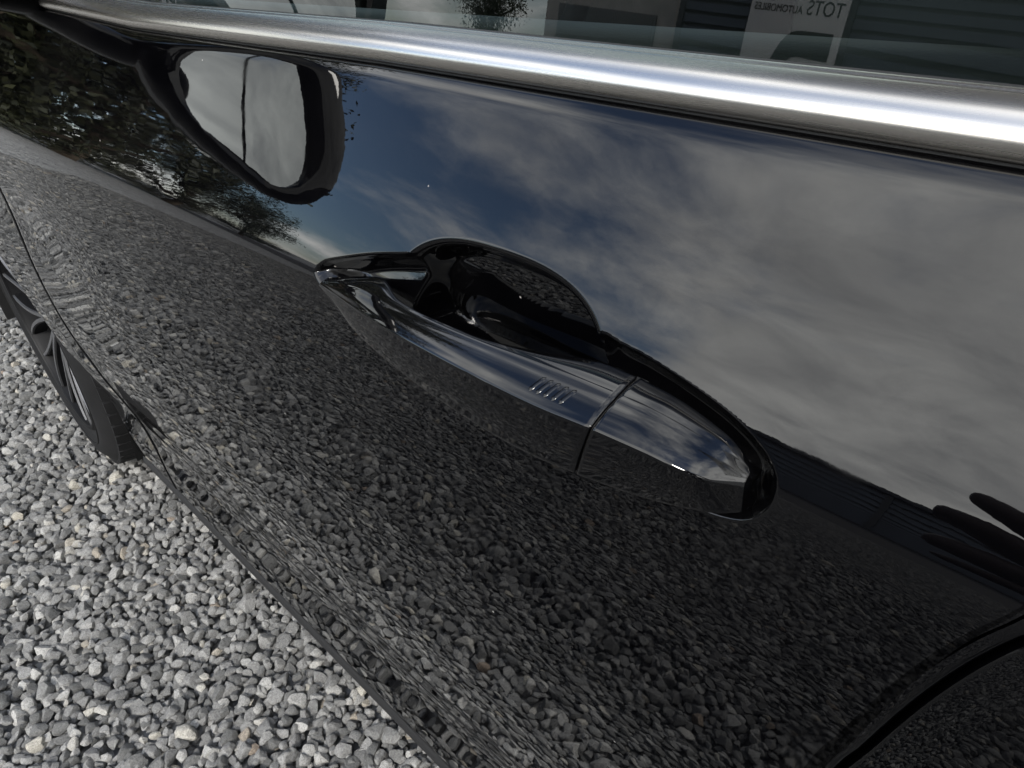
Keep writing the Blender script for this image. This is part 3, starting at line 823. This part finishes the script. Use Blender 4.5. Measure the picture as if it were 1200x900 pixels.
# five raised ribs on the upper facet
def capsule(name, a, b, nrm, r, mat, parent):
    a, b = Vector(a), Vector(b); n = Vector(nrm).normalized(); d = (b - a); L = d.length; d.normalize(); s = d.cross(n).normalized()
    V, F = [], []
    nl, na = 9, 9
    for i in range(nl):
        t = i / (nl - 1); w = math.sqrt(max(0.0, 1 - (2 * t - 1) ** 6)) * .98 + .02
        c = a + d * (L * t)
        for j in range(na):
            th = math.pi * j / (na - 1)
            V.append(c + s * (r * w * math.cos(th)) + n * (r * .62 * w * math.sin(th) - .0003))
    for i in range(nl - 1):
        for j in range(na - 1):
            F.append((i * na + j, i * na + j + 1, (i + 1) * na + j + 1, (i + 1) * na + j))
    o = cmk(name, V, F, mat, parent); return fix_normals(o)
Rc, Uc = catmull([surf_pt(p) for p in R_grip], 400), catmull([surf_pt(p) for p in U_grip], 400)
def on_facet(x, t):
    a = Rc[np.argmin(abs(Rc[:, 0] - x))]; b = Uc[np.argmin(abs(Uc[:, 0] - x))]
    n = np.cross(Rc[330] - Rc[300], Uc[300] - Rc[300]); n = (n if n[1] < 0 else -n); n = n / np.linalg.norm(n)
    return a + (b - a) * t + n * (.07 * np.linalg.norm(b - a) * .62 * 4 * t * (1 - t) + .0001)
for k in range(5):
    xb = .1690 + k * .0036
    a, b = on_facet(xb - .0006, .24), on_facet(xb + .0022, .76)
    n = np.cross(Rc[330] - Rc[300], Uc[300] - Rc[300]); n = n if n[1] < 0 else -n
    capsule('rib', a, b, n, .0012, 'gloss_black', handle)

# ---- wing mirror, on the door ahead of the window
mirror = bpy.data.objects.new('wing_mirror', None); link(mirror, car)
tag(mirror, 'black wing mirror with a split silver glass')
MX, MY0, MY1, MZ0, MZ1 = -.470, -.284, -.012, .970, 1.215
MIR = np.array([(MY1 + .002, MZ0 + .070), (MY1 - .02, MZ0 + .030), (MY1 - .085, MZ0 + .008), (MY0 + .07, MZ0), (MY0 + .018, MZ0 + .018), (MY0, MZ0 + .065), (MY0 + .016, MZ0 + .110), (-.222, 1.126), (-.160, 1.172), (-.085, 1.195), (MY1 - .004, 1.165)])
def mirror_outline(s, n=48):
    """housing outline seen from behind: (y, z), s scales about the middle"""
    c = MIR.mean(0); q = catmull(MIR, n, closed=True); q = c + (q - c) * s
    return q if s >= .9 else q + np.array((.004, -(1 - s) * .05))
rings = []
for dx, s in ((.004, .74), (.012, .76), (.014, .88), (.006, 1.0), (-.03, 1.02), (-.07, .96), (-.10, .82), (-.118, .60), (-.125, .3), (-.126, .05)):
    o2 = mirror_outline(s); rings.append([(MX + dx + .10 * (y - MY1), y, z - .02 * (1 - s) * (dx < -.05)) for y, z in o2])
nr, nc = len(rings), len(rings[0])
V = [p for r in rings for p in r]
F = [(i * nc + j, i * nc + (j + 1) % nc, (i + 1) * nc + (j + 1) % nc, (i + 1) * nc + j) for i in range(nr - 1) for j in range(nc)]
fix_normals(cmk('mirror_housing', V, F, 'gloss_black', mirror, sharp=55))
def mirror_glass(name, inner):
    """one pane of the glass; the dividing line leans inwards towards the top"""
    o2 = mirror_outline(.775, 400)
    zs = np.linspace(o2[:, 1].min() + .003, o2[:, 1].max() - .003, 26)
    V = []
    for z in zs:
        ys = o2[np.abs(o2[:, 1] - z) < .004, 0]
        lo, hi = ys.min(), ys.max()
        sp = float(np.clip(-.150 + .80 * (z - 1.0), lo, hi))
        a, b = (min(sp + .0028, hi), hi) if inner else (lo, max(sp - .0028, lo))
        for y in np.linspace(a, b, 14):
            V.append((MX + .007 + .10 * (y - MY1) - (0 if inner else .6 * max(0, sp - y) ** 2) - .10 * (y + .15) ** 2 - .10 * (z - 1.07) ** 2 - .07 * (z - 1.09), y, z))
    return cmk(name, V, grid_faces(26, 14, flip=True), 'mirror', mirror)
mirror_glass('mirror_glass', True)
mirror_glass('mirror_glass_outer', False)
cm = np.array([(-.565, .072, .990), (-.562, .03, 1.000), (-.555, -.02, 1.012), (-.545, -.06, 1.03)])
V = []
for (x, y, z), a, b in zip(catmull(cm, 12), np.linspace(.065, .045, 12), np.linspace(.035, .022, 12)):
    for th in np.linspace(0, 2 * math.pi, 16, endpoint=False):
        V.append((x + a * math.cos(th), y, z + b * math.sin(th)))
F = [(i * 16 + j, i * 16 + (j + 1) % 16, (i + 1) * 16 + (j + 1) % 16, (i + 1) * 16 + j) for i in range(11) for j in range(16)]
fix_normals(cmk('mirror_foot', V, F, 'gloss_black', mirror))

# ---- wheels
def lathe(name, prof, mat, parent, n=96, closed=False):
    """prof: (r, y) about the y axis"""
    V = [(r * math.cos(a), y, r * math.sin(a)) for a in np.linspace(0, 2 * math.pi, n, endpoint=False) for r, y in prof]
    m = len(prof); F = []
    for i in range(n):
        for j in range(m - 1 + (1 if closed else 0)):
            k = (j + 1) % m
            F.append((i * m + j, i * m + k, ((i + 1) % n) * m + k, ((i + 1) % n) * m + j))
    return fix_normals(mk(name, V, F, mat, parent, sharp=35))
TR, RR = .332, .240
def build_wheel(name, loc, rz, side):
    """side -1: outer face towards -y"""
    w = bpy.data.objects.new(name, None); link(w, car)
    w.location = (loc[0], loc[1] - CY, loc[2]); w.rotation_euler = (0, 0, rz); w.scale = (1, -side, 1)
    # y = 0 is the outer sidewall, +y inwards
    prof = [(RR - .004, .012), (RR + .004, .006), (RR + .012, .0025), (RR + .022, .000), (RR + .040, -.003), (RR + .056, -.001), (RR + .068, .006), (TR - .010, .014), (TR - .004, .020), (TR - .001, .028)]
    g = []
    for yc in (.062, .105, .150):
        g += [(TR, yc - .008), (TR - .007, yc - .006), (TR - .007, yc + .006), (TR, yc + .008)]
    prof += g + [(TR - .001, .187), (TR - .006, .200), (TR - .03, .212), (RR + .03, .216), (RR, .205)]
    ty = lathe('tyre', prof, 'tyre', w, 120)
    # shoulder tread blocks
    V, F = [], []
    for k in range(64):
        a0 = 2 * math.pi * k / 64; a1 = a0 + 2 * math.pi / 64 * .80
        for (ya, yb, sl) in ((.014, .052, .12), (.164, .200, -.12)):
            b = len(V)
            for y, rtop in ((ya, TR - .002 if ya < .1 else TR + .002), (yb, TR + .003 if ya < .1 else TR - .001)):
                for a in (a0, a1):
                    sh = sl * (y - ya)
                    V += [((TR - .012) * math.cos(a + sh), y, (TR - .012) * math.sin(a + sh)), (rtop * math.cos(a + sh), y, rtop * math.sin(a + sh))]
            F += [(b, b + 1, b + 3, b + 2), (b + 4, b + 6, b + 7, b + 5), (b + 1, b + 5, b + 7, b + 3), (b, b + 4, b + 5, b + 1), (b + 2, b + 3, b + 7, b + 6)]
    bl = fix_normals(mk('tread_blocks', V, F, 'tyre', ty, sharp=30)); bl['kind'] = 'stuff'
    # raised bead line on the sidewall
    lathe('sidewall_line', [(RR + .030, -.0015), (RR + .031, -.0040), (RR + .033, -.0040), (RR + .034, -.0020)], 'tyre', ty, 96)
    rim = lathe('rim', [(RR + .001, .010), (RR + .004, .005), (RR, .0025), (RR - .006, .004), (RR - .010, .014), (RR - .012, .05), (RR - .02, .10), (RR - .02, .19), (RR + .002, .205)], 'rim_dark', w, 96)
    lathe('rim_lip', [(RR + .0015, .0035), (RR - .001, .0012), (RR - .006, .0020), (RR - .0075, .0050)], 'rim_dark', rim, 96)
    # five pairs of V spokes, dark sides and machined faces
    for k in range(10):
        for sgn in (-1, 1):
            a = 2 * math.pi * k / 10 + .3
            th0, th1 = a + sgn * .05, a + sgn * .20
            for nm, mt, d0, d1, wd in (('spoke', 'rim_dark', .010, .034, .0056), ('spoke_face', 'rim_cut', .0065, .0115, .0032)):
                V = []
                for t in np.linspace(0, 1, 10):
                    r = .055 + (RR - .004 - .055) * t
                    th = th0 + (th1 - th0) * t ** 1.5
                    yo = d0 + .022 * (1 - t) ** 1.6
                    ww = wd * (1.25 - .35 * t)
                    c, s = math.cos(th), math.sin(th)
                    for (q, y) in ((-ww, yo), (ww, yo), (ww * 1.25, yo + (d1 - d0)), (-ww * 1.25, yo + (d1 - d0))):
                        V.append((r * c - q * s, y, r * s + q * c))
                F = [(i * 4 + j, i * 4 + (j + 1) % 4, (i + 1) * 4 + (j + 1) % 4, (i + 1) * 4 + j) for i in range(9) for j in range(4)] + [(3, 2, 1, 0), (36, 37, 38, 39)]
                fix_normals(mk(nm, V, F, mt, rim, sharp=30))
    lathe('centre_cap', [(.0001, .028), (.03, .029), (.034, .033), (.062, .036), (.066, .07)], 'rim_dark', rim, 48)
    lathe('brake_disc', [(.08, .075), (.165, .075), (.168, .080), (.168, .098), (.08, .10)], 'disc', w, 64)
    V = []
    for a in np.linspace(-.55, .55, 12):
        for r, y in ((.105, .055), (.172, .055), (.185, .066), (.185, .115), (.105, .115)):
            V.append((r * math.cos(a), y, r * math.sin(a)))
    F = [(i * 5 + j, i * 5 + (j + 1) % 5, (i + 1) * 5 + (j + 1) % 5, (i + 1) * 5 + j) for i in range(11) for j in range(5)] + [(4, 3, 2, 1, 0), tuple(55 + j for j in range(5))]
    fix_normals(mk('brake_caliper', V, F, 'caliper', w, sharp=35))
    return w
build_wheel('front_wheel', (XW, .046, TR), R(-2.4), -1)
build_wheel('rear_wheel', (XWR, .045, TR), 0, -1)
build_wheel('front_wheel', (XW, 2 * CY - .04, TR), R(-3.6), 1)
build_wheel('rear_wheel', (XWR, 2 * CY - .045, TR), 0, 1)
# wheel arch liners
for xw in (XW, XWR):
    for mr in (False, True):
        V = []
        for a in np.linspace(-.35, math.pi + .35, 40):
            for y in np.linspace(.050, .36, 6):
                V.append((xw + (RA + .006) * math.cos(a), y, ZW + (RA + .006) * math.sin(a)))
        cmk('arch_liner', V, grid_faces(40, 6), 'dark', mirror=mr)

# ------------------------------------------------------------------ trees ahead of the car, off its left flank
def tree_meshes(seed, height, spread, leafm, nclump):
    r = np.random.default_rng(seed)
    # trunk and limbs
    V, F = [], []
    def limb(p0, p1, r0, r1, n=7, m=8):
        p0, p1 = np.array(p0), np.array(p1); d = p1 - p0; d = d / np.linalg.norm(d)
        s = np.cross(d, [.3, .5, .8]); s /= np.linalg.norm(s); t = np.cross(d, s); b = len(V)
        for i in range(n):
            f = i / (n - 1); c = p0 + (p1 - p0) * f + (s * math.sin(f * 3.1) + t * math.sin(f * 2.3)) * .05 * np.linalg.norm(p1 - p0)
            rad = r0 + (r1 - r0) * f
            for j in range(m):
                a = 2 * math.pi * j / m; V.append(c + (s * math.cos(a) + t * math.sin(a)) * rad)
        for i in range(n - 1):
            for j in range(m):
                k = (j + 1) % m; F.append((b + i * m + j, b + i * m + k, b + (i + 1) * m + k, b + (i + 1) * m + j))
    limb((0, 0, -.1), (0.1, .05, height * .8), height * .028, .02, 12)
    tips = []
    for k in range(30):
        h = height * r.uniform(.03, .78); a = r.uniform(0, 6.283); L = spread * r.uniform(.55, 1.0) * (1.1 - .75 * (h / height) ** 2)
        p0 = (0.1 * h / height, .05 * h / height, h); p1 = (math.cos(a) * L, math.sin(a) * L, h + L * r.uniform(.15, .55))
        limb(p0, p1, height * .010, .008); tips.append((np.array(p0), np.array(p1)))
    tips.append((np.array((0, 0, height * .6)), np.array((.1, .05, height))))
    # leaf clumps along the limbs
    LV, LF = [], []
    for c in range(nclump):
        p0, p1 = tips[r.integers(len(tips))]
        f = r.uniform(.25, 1.08); cc = p0 + (p1 - p0) * f + r.normal(0, .16 * spread / 2, 3)
        for _ in range(int(r.integers(36, 60))):
            p = cc + r.normal(0, .19, 3); s = r.uniform(.03, .07)
            a = r.normal(size=3); a /= np.linalg.norm(a); b_ = np.cross(a, r.normal(size=3)); b_ /= np.linalg.norm(b_)
            b0 = len(LV); LV += [p - a * s, p + b_ * s * .45, p + a * s, p - b_ * s * .45]; LF.append((b0, b0 + 1, b0 + 2, b0 + 3))
    return (V, F), (LV, LF)
tree_kinds = [(tree_meshes(1, 6.2, 2.0, 'leaf_a', 520), 'leaf_a'), (tree_meshes(2, 7.4, 2.4, 'leaf_b', 640), 'leaf_b')]
tree_src = []
for ((tv, tf), (lv, lf)), lm in tree_kinds:
    a = bpy.data.meshes.new('trunk'); a.from_pydata([tuple(v) for v in tv], [], tf); a.materials.append(M['bark'])
    a.polygons.foreach_set('use_smooth', np.ones(len(a.polygons), dtype=bool))
    b = bpy.data.meshes.new('crown'); b.from_pydata([tuple(v) for v in lv], [], lf); b.materials.append(M[lm])
    tree_src.append((a, b))
TREES = [  # azimuth from the flank's normal towards the car's nose, distance, kind, scale, turn, label
    (60.5, 13.0, 0, .40, .3, 'dark low bush at the open end of the row of trees'),
    (66.0, 11.0, 1, .48, 2.2, 'olive low bush beside the dark bush at the open end of the row'),
    (73.5, 9.0, 1, .80, 1.9, 'short olive leafy tree next to the low bushes beyond the car nose'),
    (78.0, 11.5, 0, 1.1, 4.0, 'dark green tree behind the short olive tree beyond the car nose'),
    (83.0, 8.0, 1, 1.0, 2.6, 'tall olive leafy tree nearest the car nose'),
    (88.5, 10.0, 0, 1.25, 5.1, 'tallest dark green tree, straight ahead of the left flank'),
    (94.0, 9.0, 1, 1.1, .9, 'olive leafy tree straight ahead of the car bonnet'),
    (101.0, 11.0, 0, 1.2, 3.3, 'dark green tree ahead of the far front wing'),
    (46.0, 24.0, 0, .60, 1.0, 'small dark green tree standing alone in the gap beside the navy building'),
]
for az, d, k, s, turn, lab in TREES:
    t = empty('leafy_tree', (-math.sin(R(az)) * d, -math.cos(R(az)) * d, -.01))
    t.scale = (s, s, s); t.rotation_euler = (0, 0, turn)
    tag(t, lab, 'tree', 'trees in a row beyond the car nose')
    link(bpy.data.objects.new('trunk', tree_src[k][0]), t); link(bpy.data.objects.new('crown', tree_src[k][1]), t)

# ------------------------------------------------------------------ building opposite the flank
BY, BX0, BX1, BH = -12.0, -7.6, 10.4, 2.80
bld = empty('clad_building', ((BX0 + BX1) / 2, BY, 0))
tag(bld, 'low dark navy building clad in horizontal boards opposite the car', 'building')
ox = (BX0 + BX1) / 2
box('wall', (BX0 - ox, -5.0, -.02), (BX1 - ox, -.06, BH - .04), 'cladding_post', bld)
box('roof', (BX0 - ox - .15, -5.1, BH - .04), (BX1 - ox + .15, .12, BH + .07), 'cladding_post', bld, .02)
NB = 17; bays = np.linspace(BX0, BX1, 7)
bh = (BH - .2) / NB
bm = bmesh.new(); bmesh.ops.create_cube(bm, size=1)
for vtx in bm.verts:
    vtx.co.x *= (bays[1] - bays[0]) - .10; vtx.co.z *= bh - .045; vtx.co.y *= .03
    if vtx.co.z < 0: vtx.co.y += .012
bmesh.ops.bevel(bm, geom=bm.edges[:], offset=.004, segments=1, affect='EDGES')
bme = bpy.data.meshes.new('board'); bm.to_mesh(bme); bm.free(); bme.materials.append(M['cladding'])
for i in range(6):
    for k in range(NB):
        o = link(bpy.data.objects.new('board', bme), bld); o.location = ((bays[i] + bays[i + 1]) / 2 - ox, -.03, .12 + bh * (k + .5))
for b in bays: box('post', (b - ox - .05, -.05, 0), (b - ox + .05, .03, BH - .045), 'cladding_post', bld)
box('plinth', (BX0 - ox, -.06, -.02), (BX1 - ox, .01, .10), 'cladding_post', bld)
# sign on the wall
SGX, SGZ, SGW, SGH = -5.45, 1.72, 1.62, 1.5
sign = empty('wall_sign', (SGX, BY + .06, SGZ))
tag(sign, 'white company sign with black lettering on the navy boards', 'sign')
box('sign_board', (-SGW / 2, -.015, -SGH / 2), (SGW / 2, .015, SGH / 2), 'sign', sign, .004)
def text(name, body, size, loc, parent, mat, ext=.003):
    cu = bpy.data.curves.new(name, 'FONT'); cu.body = body; cu.size = size; cu.extrude = ext; cu.align_x = 'LEFT'
    cu.materials.append(M[mat])
    o = link(bpy.data.objects.new(name, cu), parent)
    # the board faces +y: readable by someone standing by the car
    bpy.context.view_layer.update()
    me = bpy.data.meshes.new_from_object(o.evaluated_get(bpy.context.evaluated_depsgraph_get()))
    bpy.data.objects.remove(o)
    me.materials.clear(); me.materials.append(M[mat])
    o = link(bpy.data.objects.new(name, me), parent)
    o.rotation_euler = (R(90), 0, R(180)); o.location = loc
    return o
text('lettering', 'TOTS', .24, (SGW / 2 - .06, .0195, .50), sign, 'sign_ink')
text('letter_row', 'AUTOMOBILES', .125, (SGW / 2 - .72, .0195, .50), sign, 'sign_ink')
V = []
for t in np.linspace(0, 1, 30):
    if t < .45: c = np.array((SGW / 2 - .12 - t / .45 * .50, .22)); n = np.array((0, 1.))
    else:
        a = (t - .45) / .55 * 1.15; c = np.array((SGW / 2 - .62 - .45 * math.sin(a), .22 - .45 * (1 - math.cos(a)))); n = np.array((-math.sin(a), math.cos(a)))
        if t > .8: c = c - (t - .8) * .4 * np.array((.5, .9))
    for q in (-.095, .095):
        for y in (.016, .022): V.append((c[0] + n[0] * q, y, c[1] + n[1] * q))
F = []
for i in range(29):
    b = i * 4; F += [(b + 1, b + 3, b + 7, b + 5), (b, b + 4, b + 6, b + 2), (b, b + 1, b + 5, b + 4), (b + 2, b + 6, b + 7, b + 3)]
fix_normals(mk('arc_emblem', V, F, 'sign_ink', sign, smooth=False))

# ------------------------------------------------------------------ the person taking the picture and the phone
def skinned(name, chains, mat, parent, sub=2):
    """chains: lists of ((x, y, z), radius); the first point of a chain is joined to the nearest point already there"""
    V, E, Rd = [], [], []
    for ch in chains:
        prev = None
        for i, (p, r) in enumerate(ch):
            p = np.array(p, float)
            if i == 0 and V:
                d = [np.linalg.norm(np.array(q) - p) for q in V]; k = int(np.argmin(d))
                if d[k] < 1e-4: prev = k; continue
            V.append(tuple(p)); Rd.append(r)
            if prev is not None: E.append((prev, len(V) - 1))
            prev = len(V) - 1
    me = bpy.data.meshes.new(name); me.from_pydata(V, E, []); me.materials.append(M[mat])
    o = link(bpy.data.objects.new(name, me), parent)
    md = o.modifiers.new('skin', 'SKIN')
    md.use_smooth_shade = True
    sv = me.skin_vertices[0].data if me.skin_vertices else None
    if sv is None:
        bm = bmesh.new(); bm.from_mesh(me); bm.verts.layers.skin.verify(); bm.to_mesh(me); bm.free(); sv = me.skin_vertices[0].data
    for i, r in enumerate(Rd):
        sv[i].radius = (r, r) if not isinstance(r, tuple) else r
        sv[i].use_root = (i == 0)
    s = o.modifiers.new('sub', 'SUBSURF'); s.levels = sub; s.render_levels = sub
    return o
PX, PY = .92, -.66                                  # where the person stands
person = empty('person', (PX, PY, 0))
tag(person, 'person in dark clothes standing by the rear door with one hand held out', 'person')
def rel(p): return (p[0] - PX, p[1] - PY, p[2])
pel, chest, neck = (PX, PY, .93), (.84, -.60, 1.28), (.80, -.56, 1.46)
shl, shr = (.70, -.72, 1.38), (.92, -.42, 1.38)
# left (front) hand cradles the phone from below, right hand holds its far end
hl, el_l = (.348, -.262, .946), (.58, -.55, 1.10)
hr_, el_r = (1.03, -.32, .80), (.98, -.36, 1.12)
body = skinned('clothed_body', [
    [(rel(pel), (.15, .12)), (rel((PX - .03, PY + .02, 1.08)), (.14, .11)), (rel(chest), (.16, .12)), (rel((.815, -.575, 1.40)), (.10, .09)), (rel(neck), .055)],
    [(rel((.815, -.575, 1.40)), .1), (rel(shl), .068), (rel(el_l), .047), (rel((.43, -.335, .975)), .034)],
    [(rel((.815, -.575, 1.40)), .1), (rel(shr), .068), (rel(el_r), .047), (rel((1.03, -.33, .88)), .034)],
], 'cloth', person)
legs = skinned('trousers', [
    [(rel((PX, PY, .94)), (.14, .11)), (rel((PX - .02, PY - .10, .84)), .092), (rel((PX - .06, PY - .13, .48)), .062), (rel((PX, PY - .14, .11)), .046)],
    [(rel((PX, PY, .94)), .14), (rel((PX + .03, PY + .10, .84)), .092), (rel((PX, PY + .13, .48)), .062), (rel((PX + .06, PY + .14, .11)), .046)],
], 'denim', person)
for sx, sy in ((0, -.14), (.06, .14)):
    o = skinned('shoe', [[((sx + .05, sy, .05), .042), ((sx - .04, sy, .05), .045), ((sx - .16, sy + .01, .04), .038), ((sx - .20, sy + .012, .035), .024)]], 'rubber', person)
hd = np.array((.74, -.50, 1.60))
head = skinned('head', [[(rel(neck), .050), (rel((.785, -.545, 1.49)), .048), (rel(hd + (0, 0, -.045)), (.060, .070)), (rel(hd + (0, 0, .02)), (.078, .094)), (rel(hd + (.01, -.01, .08)), (.070, .085)), (rel(hd + (.012, -.012, .125)), .035)],
                        [(rel(hd + (0, 0, .02)), .08), (rel(hd + (-.078, .062, -.022)), .018)]], 'skin', person)
skinned('hair', [[(rel(hd + (.030, -.030, .035)), (.078, .090)), (rel(hd + (.018, -.018, .085)), (.080, .088)), (rel(hd + (.012, -.012, .130)), .045)]], 'hair', person)
for s in (-1, 1):
    e = hd + np.array((-.062 + s * .022, .052 + s * .026, .005))
    skinned('eye', [[(rel(e), .011), (rel(e + (-.004, .004, 0)), .010)]], 'phone', person, 1)
def hand(c, fdir, sdir, wrist, curl, mirror_thumb=1):
    """palm at c, fingers along fdir, spread along sdir (from index to little finger)"""
    c, f, s = np.array(c), np.array(fdir, float), np.array(sdir, float)
    f /= np.linalg.norm(f); s -= f * (s @ f); s /= np.linalg.norm(s); n = np.cross(f, s)
    ch = [[(rel(wrist), .029), (rel(c - f * .035), (.034, .024)), (rel(c), (.044, .024)), (rel(c + f * .02), (.046, .020))]]
    h = skinned('hand', ch, 'skin', person)
    for k, L in enumerate((.056, .064, .060, .050)):
        b0 = c + f * .022 + s * ((k - 1.5) * .0200)
        d = f; p = b0; pts = [(rel(p - f * .012), .0108), (rel(p), .0108)]
        ang = 0
        for seg, fr in enumerate((.45, .31, .24)):
            ang += curl * (1 + .1 * k)
            d = f * math.cos(ang) + n * math.sin(ang) + s * ((k - 1.5) * .17)
            p = p + d / np.linalg.norm(d) * L * fr; pts.append((rel(p), .0104 - .0020 * seg))
        skinned('finger', [pts], 'skin', h)
    b0 = c - s * .034 - f * .018
    skinned('thumb', [[(rel(b0 + s * .012), .012), (rel(b0 - s * .014 + f * .02), .0115), (rel(b0 - s * .020 + f * .045 + n * .012), .010), (rel(b0 - s * .018 + f * .062 + n * .02), .008)]], 'skin', h)
hand(hl, (-.95, .12, .10), (.10, .25, -.95), (.43, -.335, .975), .16)
hand(hr_, (.05, .1, -.95), (-.9, .1, 0), (1.03, -.33, .87), .30)

# ------------------------------------------------------------------ pale garage past the end of the clad building
gar = empty('pale_garage', (-10.2, -13.2, 0))
tag(gar, 'plain pale grey garage past the end of the navy building', 'garage')
box('wall', (-1.7, -3, -.02), (1.7, 0, 2.55), 'concrete', gar)
box('roof', (-1.8, -3.1, 2.55), (1.8, .1, 2.68), 'cladding_post', gar, .02)
dr = box('garage_door', (-1.3, .005, 0), (1.3, .05, 2.1), 'trim_grey', gar, .01)
for k in range(4): box('panel', (-1.24, .05, .06 + k * .51), (1.24, .065, .52 + k * .51), 'trim_grey', dr, .01)
